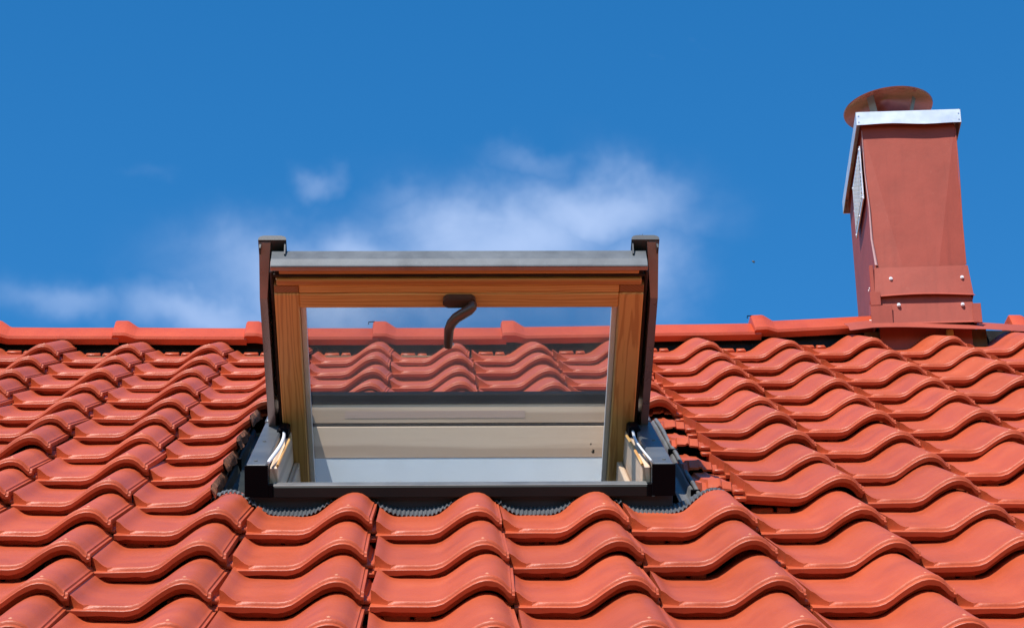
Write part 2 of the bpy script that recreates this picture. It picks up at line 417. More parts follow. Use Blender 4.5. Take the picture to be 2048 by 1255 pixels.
def hermite(xs, ys, x):
    n = len(xs)
    if x <= xs[0]: return ys[0]
    if x >= xs[-1]: return ys[-1]
    i = max(k for k in range(n-1) if xs[k] <= x)
    def sl(k):
        if k == 0: return (ys[1]-ys[0])/(xs[1]-xs[0])
        if k == n-1: return (ys[-1]-ys[-2])/(xs[-1]-xs[-2])
        d0, d1 = (ys[k]-ys[k-1])/(xs[k]-xs[k-1]), (ys[k+1]-ys[k])/(xs[k+1]-xs[k])
        return 0 if d0*d1 <= 0 else 2*d0*d1/(d0+d1)
    h = xs[i+1]-xs[i]; s = (x-xs[i])/h
    return ys[i]*(2*s**3-3*s*s+1)+h*sl(i)*(s**3-2*s*s+s)+ys[i+1]*(-2*s**3+3*s*s)+h*sl(i+1)*(s**3-s*s)
PX = [.012, .04, .08, .12, .16, .40, .47, .545, .63, .705, .76, .80, .85, .90, .945, .976]
PY = [.0155, .0128, .0058, .0014, 0, 0, .0022, .0115, .0255, .0355, .0400, .0410, .0390, .0325, .0228, .0222]
def prof(x): return hermite(PX, PY, x)
HC = .041
def tile_mesh(seed, xmax=None, pad=True):
    rnd = random.Random(seed)
    mb = MB()
    xs = [.012, .028, .045, .07, .10, .13, .17, .26, .34, .40, .45, .50, .55, .60, .65, .70, .74, .78, .82, .86, .90, .93, .945, .953, .958, .965, .970, .976]
    if xmax is not None: xs = [x for x in xs if x < xmax-.012] + [xmax]
    # rows down the tile: distance from the lip edge, drop of the surface there
    rows = [(LEN, 0), (.30, 0), (.20, 0), (.12, 0), (.07, 0), (.045, 0), (.036, 0), (.031, 0), (.027, 0), (.0235, 0), (.0205, .0002), (.0175, .0006), (.0140, .0003), (.0118, -.0012), (.0106, -.0042), (.0100, -.0053), (.0088, -.0055), (.0010, -.0059), (.0001, -.0068)]
    nx, nr = len(xs), len(rows)
    i36 = [q[0] for q in rows].index(.036)
    V = []
    amp = rnd.uniform(-.0008, .0008)
    for (d, h) in rows:
        for x in xs:
            z = prof(x) + h
            dd = d
            if x < .135 and d < .040:                       # the upstand is cut off square and slanting above the lip
                k = .0225*(1-x/.135)+.0108
                r_ = [q[0] for q in rows].index(d) - i36
                if r_ < 4: dd = .036 + (k+.0012-.036)*r_/3.0
                elif r_ == 4: dd, z = k, prof(x)-.0006
                elif r_ == 5: dd, z = k-.0006, -.0044
                else: dd, z = (k-.0012)*(1-(r_-6)/(nr-1-i36-6.0))+.0001, (-.0056 if d > .0005 else -.0070)
            if xmax is None and x > .953: z -= .0030*min(1, (x-.952)/.006)   # ledge along the free edge
            z += amp*math.sin(x*5+seed)
            V.append(((x*W), dd, z - HC + STEP - STEP/G*dd))
    F = []
    for j in range(nr-1):
        for i in range(nx-1):
            b = j*nx+i; F.append((b, b+1, b+nx+1, b+nx))
    # front face and underside
    fb = len(V)
    for x in xs:
        V.append((x*W, rnd.uniform(0, .0006), prof(x if x > .14 else .14) - .0146 + rnd.uniform(-.0013, .0009) - HC + STEP))
    under = [(.0190, .0138), (.0205, .0236), (.034, .0236), (.036, .0120), (LEN, .0120)]
    for (d, h) in under:
        for x in xs: V.append((x*W, d, prof(x if x > .14 else .14) - h - HC + STEP - STEP/G*d))
    nu_ = len(under)
    last = (nr-1)*nx
    for i in range(nx-1):
        F.append((last+i, last+i+1, fb+i+1, fb+i))
        for k in range(nu_): F.append((fb+k*nx+i, fb+k*nx+i+1, fb+(k+1)*nx+i+1, fb+(k+1)*nx+i))
        F.append((fb+nu_*nx+i, fb+nu_*nx+i+1, i+1, i))
    mi = [0]*len(F)
    left = [j*nx for j in range(nr)] + [fb+k*nx for k in range(nu_+1)]
    right = [j*nx+nx-1 for j in range(nr)] + [fb+k*nx+nx-1 for k in range(nu_+1)]
    mb.v = [tuple(p) for p in V]; mb.f = F[:]; mb.m = mi
    mb.f.append(tuple(left)); mb.m.append(0)
    if xmax is None:
        mb.f.append(tuple(right[::-1])); mb.m.append(0)
    else:                                                   # a hammered edge: jagged broken clay
        n = 9; ds = [LEN*k/n for k in range(n, -1, -1)]
        z0 = prof(xmax) - HC + STEP
        P = []
        for d in ds:
            jx = [rnd.uniform(.0005, .006) for _ in range(4)]
            for k, q in enumerate((0.0, .33, .66, 1.0)):
                P.append((xmax*W + (.0 if k in (0,) else jx[k]*1.4+.003*q) , d, z0 - STEP/G*d - .0240*q - (.0048 if d < .012 and k == 0 else 0)))
        fs = [(j*4+k, j*4+k+1, (j+1)*4+k+1, (j+1)*4+k) for j in range(n) for k in range(3)]
        mb.add(P, fs + [tuple(n*4+k for k in range(4))], 1)
        mb.f.append(tuple(right[::-1])); mb.m.append(1)
    # head rib with its notch
    def head(x0, x1):
        z = -HC+STEP-STEP/G*LEN
        mb.box(x0*W, x1*W, LEN-.030, LEN-.0005, z-.002, z+.0105, 0, bev=.0025)
    head(.10, .285); head(.315, .43)
    # side interlock: a ribbed strip that lies under the neighbour
    if pad:
        us_ = [-.335, -.30, -.288, -.215, -.200, -.182, -.170, -.095, -.083, -.045, -.025, .008]
        zs_ = [.0085, .0095, .0150, .0160, .0182, .0176, .0140, .0135, .0075, .0070, .0010, .0000]
        D = [.036, .040, .060, .075, .13, .24, LEN-.02]
        drop = [None, None, 0, .0010, .0050, .008, .008]
        P = []
        for k in (0, 1):
            for d, dr in zip(D, drop):
                for x, z in zip(us_, zs_):
                    bot = max(z-.0165, -.0105)
                    if k: zz = bot if d < .08 else bot-.001
                    else: zz = bot+.0035 if d < .038 else (bot+.0048 if dr is None else z-dr)
                    P.append((x*W, d + (rnd.uniform(-.0022, .0022) if d < .05 else 0), zz + (rnd.uniform(-.0011, .0011) if d < .08 else 0) - HC + STEP - STEP/G*d))
        n_ = len(us_); o = n_*len(D); fs = []
        for j in range(len(D)-1):
            for i in range(n_-1):
                b = j*n_+i; fs += [(b, b+1, b+n_+1, b+n_), (o+b, o+b+n_, o+b+n_+1, o+b+1)]
        for i in range(n_-1): fs.append((i, o+i, o+i+1, i+1)); b = (len(D)-1)*n_+i; fs.append((b, b+1, o+b+1, o+b))
        for j in range(len(D)-1):
            b = j*n_; fs.append((b, b+n_, o+b+n_, o+b)); b += n_-1; fs.append((b, o+b, o+b+n_, b+n_))
        mb.add(P, fs, 0)
        # small web between strip and lip
        mb.box(-.085*W, .008*W, .024, .0365, -HC+STEP-.009, -HC+STEP-.0015, 0, bev=.002)
        mb.box(-.075*W, .016*W, .0030, .0420, -HC+STEP-.0190, -HC+STEP-.0118, 0, bev=.0015)
    if xmax is not None: return mb.mesh('roof_tile', [CLAY, BROKEN, SPOT], 38)
    # tiny glaze pimple on the crest
    zc = prof(.80) - HC + STEP - STEP/G*.034
    P = [(.79*W, .034, zc+.0012)] + [(.79*W+.0032*math.cos(q), .034+.0042*math.sin(q), zc-.0004) for q in [k*math.pi/3 for k in range(6)]]
    mb.add(P, [(0, 1+k, 1+(k+1)%6) for k in range(6)], 2)
    return mb.mesh('roof_tile', [CLAY, BROKEN, SPOT], 38)
SPOT = clay('glaze_spot', (.62, .24, .13))
variants = [tile_mesh(s) for s in range(5)]

top_off = [-.016, -.012, -.014, -.021, -.018, -.016, -.001, -.006, -.001, -.005, -.004]
bot_off = [.008, .003, .004, .004, -.001, -.006, -.001, -.008, -.006, -.004, -.004]
P7, P8, P9 = -.0227, .01036, .01217
def place(k, j):
    """where tile (column k, course j) lies: the roof sags a little above the window"""
    t = min(1, max(0, (j+9)/9)); kk = min(10, max(0, k))
    f = min(1.4, max(0, -j/9))
    du = top_off[kk]*(1-f) + bot_off[kk]*f
    s = (k-4)/6
    n = (P7 + P8*s + P9*s*s)*t**1.5
    return (k-.80)*W + du, (j-1)*G, n
rnd = random.Random(3)
for j in range(0, -14, -1):
    for k in range(-4, 12):
        if -8 <= j <= -5 and 2 <= k <= 5: continue
        u, v, n = place(k, j)
        ru, rv, rn = rnd.gauss(0, .0018), rnd.gauss(0, .0026), rnd.gauss(0, .0013)
        ax, ay, an = rnd.gauss(0, .25), rnd.gauss(0, .65), rnd.gauss(0, .45)
        me = variants[rnd.randrange(5)]; piv = .10
        if -8 <= j <= -5 and k == 1:
            me = tile_mesh(40-j, (.193 - u)/W + rnd.uniform(-.03, .03), True); ay += -2.0; an += 1.0
        if -8 <= j <= -5 and k == 6:
            ay += (3.0, 2.4, 1.8, 1.2)[j+8]; piv = .20
        T = ROOF @ Matrix.Translation((u+ru, v+rv, n+rn)) @ Matrix.Translation((piv, 0, 0)) @ Matrix.Rotation(R(an), 4, 'Z') @ Matrix.Rotation(R(ay), 4, 'Y') @ Matrix.Rotation(R(ax), 4, 'X') @ Matrix.Translation((-piv, 0, 0))
        o = link('roof_tile', me, roof, RB @ T)
        if me not in variants: o['label'] = 'clay tile cut short beside the window, with a rough broken edge'

# ------------------------------------------------------------------ ridge
def ridge_edge(u):                                   # height of the ridge tiles' lower edge at v = .07
    return hermite([-.9, -.29, .25, .6, 1.0, 1.4, 2.3], [-.0215, -.0236, -.0278, -.0285, -.0225, -.0135, -.012], u)
def ridge_mesh(seed):
    rnd = random.Random(seed); mb = MB()
    half = [(.100, 0), (.1005, .0085), (.096, .0125), (.052, .056), (.040, .0625), (.0, .0640)]   # half width, height
    x0s = [0, .002, .006, .034, .040, .062, .068, .2, .372, .376]
    lift = [.010, .0175, .0205, .0205, .0185, .0035, .0010, 0, 0, -.002]
    prof_ = [(-a_, z) for a_, z in half] + [(a_, z) for a_, z in half[::-1][1:]]
    inn = [(a_*.86, z-.011) for a_, z in prof_]
    V = []; n = len(prof_)
    for x, l in zip(x0s, lift):
        for (y, z) in prof_:
            k = 1 + l*4.0
            V.append((x, y*k, z + (l if z > .02 else l*.35)))
    o = len(V)
    for x, l in zip(x0s, lift):
        for (y, z) in inn: V.append((x, y, z + l*.3))
    F = []; m = len(x0s)
    for j in range(m-1):
        for i in range(n-1):
            b = j*n+i; F += [(b, b+1, b+n+1, b+n), (o+b, o+b+n, o+b+n+1, o+b+1)]
        for b in (j*n, j*n+n-1): F.append((b, b+n, o+b+n, o+b))
    for i in range(n-1):
        F.append((i, o+i, o+i+1, i+1)); b = (m-1)*n+i; F.append((b, b+1, o+b+1, o+b))
    mb.add(V, F)
    mb.box(.17, .195, -.092, -.07, -.0045, .002); mb.box(.30, .325, -.092, -.07, -.0045, .002)
    return mb.mesh('ridge_tile', RIDGE, 32)
rv_ = [ridge_mesh(s) for s in range(2)]
EDGE = RP(0, .07, 0)
lefts = [-1.40, -1.037, -.6785, -.3208, .049, .407, .7702, 1.1257, 1.4822, 2.215, 2.575, 2.935]
for i, x in enumerate(lefts):
    x1 = x + .36
    za, zb = ridge_edge(x)*1.0, ridge_edge(x1)
    if i == 8: za, zb = ridge_edge(x)+.004, ridge_edge(x1)+.025
    if i > 8: za, zb = -.010, -.010
    base = RP(x, .07, za)
    ang = math.atan2((zb-za)*1.0, .36)
    T = Matrix.Translation((x, APEX_Y, base.z)) @ Matrix.Rotation(-ang, 4, 'Y') @ Matrix.Rotation(R(random.gauss(0, .35)), 4, 'Z')
    if i == 8: T = T @ Matrix.Diagonal((.965, 1, 1, 1))
    link('ridge_tile', rv_[i % 2], roof, RB @ T)
    if i in (5, 8):                                 # wire clip that sticks out beside the collar
        c = MB(); zz = base.z + .064 + .012
        c.tube([(x-.012, APEX_Y-.052, zz-.006), (x-.012, APEX_Y-.052, zz+.001), (x+.006, APEX_Y-.05, zz+.003)], .0016, 6)
        link('ridge_clip', c.mesh('ridge_clip', BLACK), roof, RB)
vr = MB()                                           # black ventilation roll between ridge tiles and the top course
def roll_pt(u, v):
    n = ridge_edge(max(-1.2, min(2.3, u))) + .002*(v) - .060*(1-v) + .0025*math.sin(u*47)*math.sin(u*13)
    p = RP(u, .078+.040*v, n); return p
vr.sheet(lambda u, v: roll_pt(u, v), [-1.7+.05*i for i in range(96)], [0, .33, .66, 1], .003)
link('ventilation_roll', vr.mesh('ventilation_roll', MEMBRANE, 60), roof, RB)

# ------------------------------------------------------------------ roof window
win = empty('roof_window', None, 'open roof window with dark grey frame and wooden sash swung up and outwards', 'roof window', mat=ROOF @ Matrix.Translation((.635, -2.2, 0)))
WIN = Matrix.Translation((-.635, 2.2, 0))             # parts are given in roof coordinates
def wpart(name, mb, m, smooth=30, parent=win, X=None):
    return link(name, mb.mesh(name, m, smooth), parent, WIN if X is None else X)
C0 = .635
def mir(s, x): return C0 + s*x
def mbox(mb, s, x0, x1, *a_, **k):
    p, q = sorted((mir(s, x0), mir(s, x1))); return mb.box(p, q, *a_, **k)
for s in (-1, 1):
    c = MB(); mbox(c, s, .345, .383, -2.705, -2.16, .004, .052, 0, bev=.003)
    cover = wpart('side_cover', c, ALU)
    e = MB(); mbox(e, s, .343, .385, -2.709, -2.7045, -.006, .0515, 0, bev=.001); mbox(e, s, .335, .3435, -2.708, -2.69, -.007, .016, 0, bev=.001)
    link('end_plate', e.mesh('end_plate', BLACK, 30), cover)
    for vv in (-2.66, -2.42):
        sc_ = MB(); sc_.tube([(mir(s, .368), vv, .052), (mir(s, .368), vv, .0535)], .0035, 8); link('screw', sc_.mesh('screw', ALU2, 30), cover)
    c = MB(); mbox(c, s, .340, .384, -2.155, -1.70, .004, .057, 0, bev=.004)
    wpart('fixed_cover', c, ALU)
    c = MB(); mbox(c, s, .328, .3445, -2.66, -1.745, -.088, .040, 0, bev=.002)
    mbox(c, s, .316, .3275, -2.66, -1.745, -.088, -.030, 0, bev=.002)
    wpart('side_jamb', c, PINEY)
    # white rubber seal that bulges along the cover's inner edge
    c = MB(); pts = []
    for i in range(14):
        f = i/13; vv = -2.685 + .42*f
        pts.append((mir(s, .344 - .010*math.sin(f*math.pi)**1 - .004*f), vv, .053 + .006*math.sin(f*math.pi*1.0) - .004*f))
    c.tube(pts, [.0018]+[.0022]*12+[.0018], 8, flat=1.7)
    wpart('seal_strip', c, STRIP, 60)
    c = MB(); c.tube([(mir(s, .329), -2.66, .043), (mir(s, .326), -2.45, .046), (mir(s, .325), -2.30, .043)], .0028, 6)
    wpart('seal_lip', c, WOODY, 60)
    c = MB(); mbox(c, s, .33, .352, -2.30, -2.17, .030, .060, 0, bev=.004)
    wpart('pivot_hinge', c, BLACK)
    # side flashing: sloping pan, two folded welts
    fs_ = 1.0 if s < 0 else .74
    def fl(x, v): return (mir(s, .384+(x-.384)*fs_), v, hermite([.384, .405, .425, .436, .440, .446, .452, .458, .466], [.004, -.022, -.026, -.026, -.012, -.008, -.012, -.024, -.028], x) - (.028 if s < 0 else .012)*min(1, max(0, (x-.388)/.02)) + .0012*math.sin(v*31+x*40))
    c = MB(); c.sheet(fl, [.384, .395, .405, .415, .425, .433, .437, .440, .443, .446, .449, .452, .456, .461, .466], [-2.665+.055*i for i in range(20)], .0012)
    wpart('side_flashing', c, ALUD if s < 0 else ALU2, 50)  # left side darker: shade of the tile edge put into the metal colour
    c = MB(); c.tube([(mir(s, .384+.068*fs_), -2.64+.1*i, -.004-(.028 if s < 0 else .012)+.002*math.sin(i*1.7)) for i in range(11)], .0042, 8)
    wpart('welt', c, ALUD if s < 0 else ALU2, 50)  # left welt takes the same shade-darkened metal
    for vv in (-2.62, -2.12):
        c = MB(); mbox(c, s, .384+.050*fs_, .384+.078*fs_, vv, vv+.007, -.024-(.028 if s < 0 else .012), .002-(.028 if s < 0 else .012), 0, bev=.001); wpart('clip', c, BLACK)
# lower rail of the frame
c = MB(); c.box(.3005, .9705, -2.706, -2.662, -.008, .0125, 0, bev=.0018); fr_ = wpart('lower_rail', c, ALUD)
c = MB(); c.box(.3005, .9705, -2.7035, -2.667, .0126, .0142, 0, bev=.0006); link('rail_trim', c.mesh('rail_trim', ALU2, 30), fr_)
c = MB(); c.box(.310, .960, -2.660, -2.640, -.088, .010, 0, bev=.002); wpart('lower_jamb', c, PINEX)
c = MB(); c.box(.253, 1.017, -2.690, -2.672, -.040, -.0085, 0, bev=.001); wpart('lower_flashing', c, BLUEG)
# head of the frame
c = MB(); c.box(.300, .970, -1.748, -1.705, .0350, .0545, 0, bev=.0025); c.box(.300, .970, -1.7495, -1.744, .0335, .0365, 0); wpart('head_cover', c, BLACK)
for s in (-1, 1):
    c = MB(); mbox(c, s, .318, .3395, -1.80, -1.751, .018, .050, 0, bev=.004); wpart('corner_bracket', c, ALU2)
SH = Matrix.Identity(4); SH[1][2] = .27; SH[1][3] = -.27*.033  # boards leaned to catch direct sun, in place of light mirrored off the glass
c = MB(); c.box(.310, .960, -1.748, -1.70, -.0065, .0330, 0, SH, .0012); hb = wpart('head_board', c, PINEX)
c = MB(); c.box(.395, .780, -1.7486, -1.744, .004, .0190, 0, SH); link('inset_strip', c.mesh('inset_strip', PINEX2), hb)
c = MB(); c.box(.310, .960, -1.742, -1.70, -.0132, -.0068, 0, SH); wpart('head_gasket', c, GASKET)
c = MB(); c.box(.310, .960, -1.7475, -1.70, -.0787, -.0136, 0, SH, .0012); wpart('head_board', c, PINEX)
c = MB()
def top_fl(x, v): return (x, v, hermite([-1.704, -1.66, -1.58, -1.45], [.045, .000, -.030, -.046], v))
c.sheet(top_fl, [.256, .4, .635, .9, 1.014], [-1.704, -1.69, -1.675, -1.66, -1.62, -1.58, -1.52, -1.45], .0015); wpart('upper_flashing', c, ALU2, 40)
# white lining of the reveal and the shaft below
for (x0, x1, y0, y1, z0, z1) in ((.305, .965, -1.7465, -1.72, -.36, -.0790), (.305, .965, -2.680, -2.642, -.36, -.0885), (.270, .3045, -2.68, -1.72, -.36, -.0885), (.9655, 1.0, -2.68, -1.72, -.36, -.0885)):
    c = MB(); c.box(x0, x1, y0, y1, z0, z1, 0, SH if y0 == -1.7465 else None); wpart('lining_panel', c, WHITE)
FLOOR = painted('room_floor', (.03, .022, .016), .5, 0, .3, .3)
fl_ = RP(0, -2.2, -2.3)
rm = MB()
X0, X1, Y0, Y1, Z0 = -2.69, 4.09, EAVE.y+.66, 2*APEX_Y-EAVE.y-.66, -3.2
rm.box(X0, X1, Y0, Y1, Z0-.05, Z0, 0)
ro_ = link('room_floor', rm.mesh('room_floor', FLOOR)); ro_['kind'] = 'structure'
# pleated apron that drapes over the course below
ap = MB()
base_n = {}
def surf(u):                                          # top of course -9 under the apron
    for k in range(0, 7):
        uu, vv, n = place(k, -9)
        x = (u-uu)/W
        if 0 <= x <= 1.0: return prof(min(x, .97)) - HC + STEP - STEP/G*(.30) + n
    return -.041
us = [.188 + .00125*i for i in range(744)]
def ap_fn(u, v):
    f = v
    sm = sum(surf(u+d) for d in (-.022, -.011, 0, .011, .022))/5
    n1 = max(sm + .0055, surf(u)+.0035); n0 = max(-.026, n1 + .003)
    pl = .0021*math.sin(2*math.pi*u/.0076 + .8*math.sin(u*19)) * (.35+.65*f)
    n = n0*(1-f) + n1*f + pl
    cr = min(1, max(0, (sm+.034)/.026)); n -= .004*cr
    return (u, -2.672 - (.064 - .052*cr)*f + .0022*math.sin(u*83)*f + .0016*math.sin(u*211)*f, n)
ap.sheet(ap_fn, us, [0, .2, .45, .7, .87, 1.0], .0012)
wpart('pleated_apron', ap, APRON, 70)

# sash: its own frame, x across, y = outwards along the sash, z = towards the weather side
A50 = R(50)
sx, sy, sz = Vector((1, 0, 0)), Vector((0, -math.cos(A50), math.sin(A50))), Vector((0, math.sin(A50), math.cos(A50)))
# keep the frame right-handed by turning x round
SM = Matrix(((-1, 0, 0, C0), (0, sy.y, sz.y, -2.2), (0, sy.z, sz.z, .03), (0, 0, 0, 1)))
sash_frame = WIN @ SM
sm_ = MB()
sash = link('sash', None, win, sash_frame)
def spart(name, mb, m, smooth=30): return link(name, mb.mesh(name, m, smooth), sash)
for s in (-1, 1):
    def bx(mb, x0, x1, *a_, **k):
        p, q = sorted((s*x0, s*x1)); return mb.box(p, q, *a_, **k)
    c = MB(); bx(c, .299, .345, -.45, .397, 0, .048, 0, bev=.0022); spart('stile', c, WOODY)
    c = MB(); bx(c, .299, .345, .3974, .4172, .0025, .048, 0, bev=.0015); spart('stile_end', c, WOODE)
    c = MB(); bx(c, .2885, .2988, -.40, .359, .016, .030, 0, bev=.001); spart('glazing_spacer', c, SPACER)
    c = MB(); bx(c, .3455, .352, -.05, .445, .010, .030, 0, bev=.002); spart('side_gasket', c, GASKET)
    # hollow cover along the side, open at its end
    tz = lambda t: .004+(t-.008)*.80
    pr = [(.3725, .070), (.3725, .088), (.370, .097), (.364, .101), (.333, .101), (.327, .098), (.3235, .091), (.323, .050), (.3255, .050), (.326, .090), (.329, .0955), (.334, .098), (.361, .098), (.368, .094), (.3695, .070)]
    c = MB(); c.prism([(s*x, tz(z)) for x, z in pr], 1, .02, .4655, 0)
    spart('sash_side_cover', c, CAPM, 50)
    c = MB(); P = []
    for x, xx in ((.3515, .3590), (.3730, .3730)):
        P += [(s*xx, .02, .003), (s*xx, .38, .005), (s*x, .4665, .0665), (s*x, .4665, .0684), (s*x, .02, .0684)]
    c.add(P, [(0, 1, 2, 3, 4), (9, 8, 7, 6, 5), (0, 5, 6, 1), (1, 6, 7, 2), (2, 7, 8, 3), (3, 8, 9, 4), (4, 9, 5, 0)])
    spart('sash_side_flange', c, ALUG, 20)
    cap = [(.3745, .0885), (.374, .0955), (.3705, .1005), (.3645, .1030), (.3325, .1030), (.3262, .1005), (.3228, .0955), (.322, .0885)]
    c = MB(); c.prism([(s*x, tz(z)) for x, z in cap], 1, .42, .4715, 0); spart('end_cap', c, CAPM, 50)
    c = MB(); bx(c, .3265, .3490, .20, .30, .040, .074, 0); spart('cover_block', c, BLACK)
    c = MB(); bx(c, .346, .373, -.012, .0195, .006, .060, 0, bev=.003); spart('hinge_foot', c, BLACK)
c = MB(); c.box(-.2988, .2988, .359, .397, 0, .048, 0, None, .0022); spart('rail', c, WOODX)
c = MB(); c.box(-.2988, .2988, .3974, .4172, .0022, .048, 0, None, .0015); spart('rail', c, WOODX)
c = MB(); c.box(-.340, .340, .4176, .4335, .0008, .020, 0, None, .0025); spart('rail_bead', c, WOODD)
c = MB(); c.box(-.343, .343, .4338, .4465, .0085, .020, 0, None, .001); spart('rail_gasket', c, GASKET)
c = MB(); c.tube([(-.345+.69*i/30, .4400, .0072+.0008*math.sin(i*2.1)) for i in range(31)], .0032, 6); spart('rail_gasket', c, GASKET, 60)
c = MB(); c.box(-.334, .334, .4468, .4562, .0022, .020, 0, None, .0012); spart('rail_fillet', c, WOODD)
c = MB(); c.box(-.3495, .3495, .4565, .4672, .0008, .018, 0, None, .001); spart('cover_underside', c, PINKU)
# folded metal cover of the rail: lip and sloping back
lp = [(.4674, .0), (.4690, .0006), (.4698, .0030), (.4680, .0215), (.4660, .0225), (.4545, .0560), (.38, .0625), (.38, .0590), (.4515, .0530), (.4625, .0205), (.4665, .0190), (.4674, .0040)]
c = MB(); c.prism(lp, 0, -.3488, .3488, 0); spart('rail_cover', c, ALUL, 20)
c = MB(); c.box(-.2988, .2988, -.45, -.40, 0, .048, 0, bev=.002); spart('rail', c, WOODX)
c = MB(); c.box(-.2883, .2883, -.398, .3585, .020, .024, 0); spart('pane', c, GLASS)
for s in (-1, 1):
    pass
# handle on the rail
hd = MB()
ro = []
for k in range(24):
    q = 2*math.pi*k/24; ro.append((.0185*(1 if math.cos(q) > 0 else -1) + .0125*math.cos(q), .384 + .0125*math.sin(q)))
hd.prism(ro, 2, -.011, .0)
ro2 = [(x*.94, .384+(y-.384)*.9) for x, y in ro]
hd.prism(ro2, 2, -.0135, -.0108)
handle = spart('handle', hd, BRONZE, 40)
hd = MB()
hp = [(-.0260, .386, -.012), (-.0245, .383, -.020), (-.0180, .380, -.026), (-.006, .375, -.031), (.006, .3685, -.035), (.0145, .359, -.039), (.0190, .346, -.042), (.0198, .330, -.0425), (.0205, .312, -.0430), (.0208, .300, -.0432)]
hd.tube(hp, [.0080, .0098, .0104, .0106, .0104, .0100, .0094, .0088, .0086, .0080], 12, flat=.85)
spart('lever', hd, BRONZE, 50)
hd = MB(); hd.tube([(.013, .302, -.0392), (.0105, .301, -.038)], .0025, 8); spart('lever_pin', hd, ZINC, 40)

# ------------------------------------------------------------------ chimney
CH = Matrix.Translation((1.957, .02, 0)) @ Matrix.Rotation(R(-3.6), 4, 'Z')
chim = empty('chimney', None, 'red-brown sheet metal clad chimney with silver cap and round rain cowl on the ridge', 'chimney', mat=CH)
def cpart(name, mb, m, smooth=30, parent=chim): return link(name, mb.mesh(name, m, smooth), parent)
HWt, HWb, DEP, ZT, ZB = .134, .128, .50, .668, -.30
c = MB()
V = [(-HWt, 0, ZT), (HWt, 0, ZT), (HWb, 0, .205), (-HWb, 0, .205), (-.050, -.0080, .207), (.052, -.0080, .207),
     (-HWt, DEP, ZT), (HWt, DEP, ZT), (HWb, DEP, ZB), (-HWb, DEP, ZB), (-HWb, 0, ZB), (HWb, 0, ZB)]
c.add(V, [(0, 1, 5, 4), (0, 4, 3), (1, 2, 5), (3, 4, 5, 2), (3, 2, 11, 10), (0, 3, 10, 9, 6), (1, 7, 8, 11, 2), (6, 9, 8, 7), (0, 6, 7, 1), (10, 11, 8, 9)])
cpart('cladding', c, RED, 1)
c = MB()                                             # folded corner seam, slightly open and pale along its edge
pts = [(-HWt-.0015, -.0015, .655), (-HWt-.002, -.003, .52), (-HWt+.003, -.006, .40), (-HWb-.003, -.0035, .30), (-HWb+.004, -.0085, .215)]
c.tube(pts, [.0014, .0020, .0034, .0046, .0062], 6, flat=.5); cpart('corner_seam', c, SEAM, 50)
c = MB(); c.tube([(HWt+.001, -.0006, .655), (HWt, -.002, .5), (HWb+.002, -.001, .35), (HWb+.001, -.002, .215)], .0018, 6); cpart('corner_seam', c, RED, 50)
# two overlapping skirts round the foot
def skirt(name, z0, z1, e0, e1, bow, dz):
    c = MB()
    fr = []
    nx = 11
    for j, (z, e) in enumerate(((z1, e1), (z0+.007, e0), (z0, e0+.006))):
        for i in range(nx):
            f = i/(nx-1); x = (-HWb-e) + (2*HWb+2*e)*f
            fr.append((x, -.0105-e - bow*(j > 0)*math.sin(f*math.pi)*.4, z + (dz*math.sin(f*math.pi*1.15) if j else 0)))
    F = [(j*nx+i, j*nx+i+1, (j+1)*nx+i+1, (j+1)*nx+i) for j in range(2) for i in range(nx-1)]
    o = len(fr); fr += [(x, y+.0022, z) for x, y, z in fr]
    F += [(o+a_, o+d_, o+c_, o+b_) for a_, b_, c_, d_ in F]
    F += [(2*nx+i, 2*nx+i+1, o+2*nx+i+1, o+2*nx+i) for i in range(nx-1)] + [(i, o+i, o+i+1, i+1) for i in range(nx-1)]
    for b in (0, nx-1): F += [(b, b+nx, o+b+nx, o+b), (b+nx, b+2*nx, o+b+2*nx, o+b+nx)]
    c.add(fr, F)
    for s in (-1, 1):
        y1 = .16
        P = []
        for z, e in ((z1, e1), (z0, e0)):
            for y in (-.010-e, y1):
                P += [(s*(HWb+e), y, z), (s*(HWb+e+.002), y, z)]
        c.add(P, [(0, 2, 6, 4), (1, 5, 7, 3), (0, 1, 3, 2), (4, 6, 7, 5), (0, 4, 5, 1), (2, 3, 7, 6)])
    return cpart(name, c, RED, 25)
sk2 = skirt('foot_skirt', .022, .125, .012, .003, .0, 0)
sk1 = skirt('collar_skirt', .108, .206, .010, .002, .010, .004)
for s, (x0, x1, z0, z1) in ((-1, (.092, .152, .024, .082)), (-1, (.122, .1512, .082, .124)), (1, (.132, .156, .020, .080))):
    c = MB(); p, q = sorted((s*x0, s*x1)); c.box(p, q, -.0275 - .0011*(z0 > .05), -.0250 - .0011*(z0 > .05), z0, z1, bev=.0006); cpart('corner_tab', c, RED)
c = MB(); c.box(-.1465, -.1345, -.020, .045, .118, .212, bev=.002); cpart('corner_tab', c, RED)
for par, sp in ((sk1, ((-.088, .168), (.112, .166))), (sk2, ((-.072, .084), (.106, .080)))):
    for (x, z) in sp:
        y = -.0165 if par is sk1 else -.0205
        c = MB(); c.tube([(x, y+.006, z), (x, y-.0035, z)], .0052, 10); c.tube([(x, y-.0035, z), (x, y-.0062, z)], .0035, 6); link('screw', c.mesh('screw', SCREW, 35), par)
for (y, z) in ((.03, .155), (.005, .15), (.04, .06), (.015, .05), (.06, .075)):
    c = MB(); c.tube([(-.140, y, z), (-.1485, y, z)], .0034, 8); link('screw', c.mesh('screw', SCREW, 35), sk1)
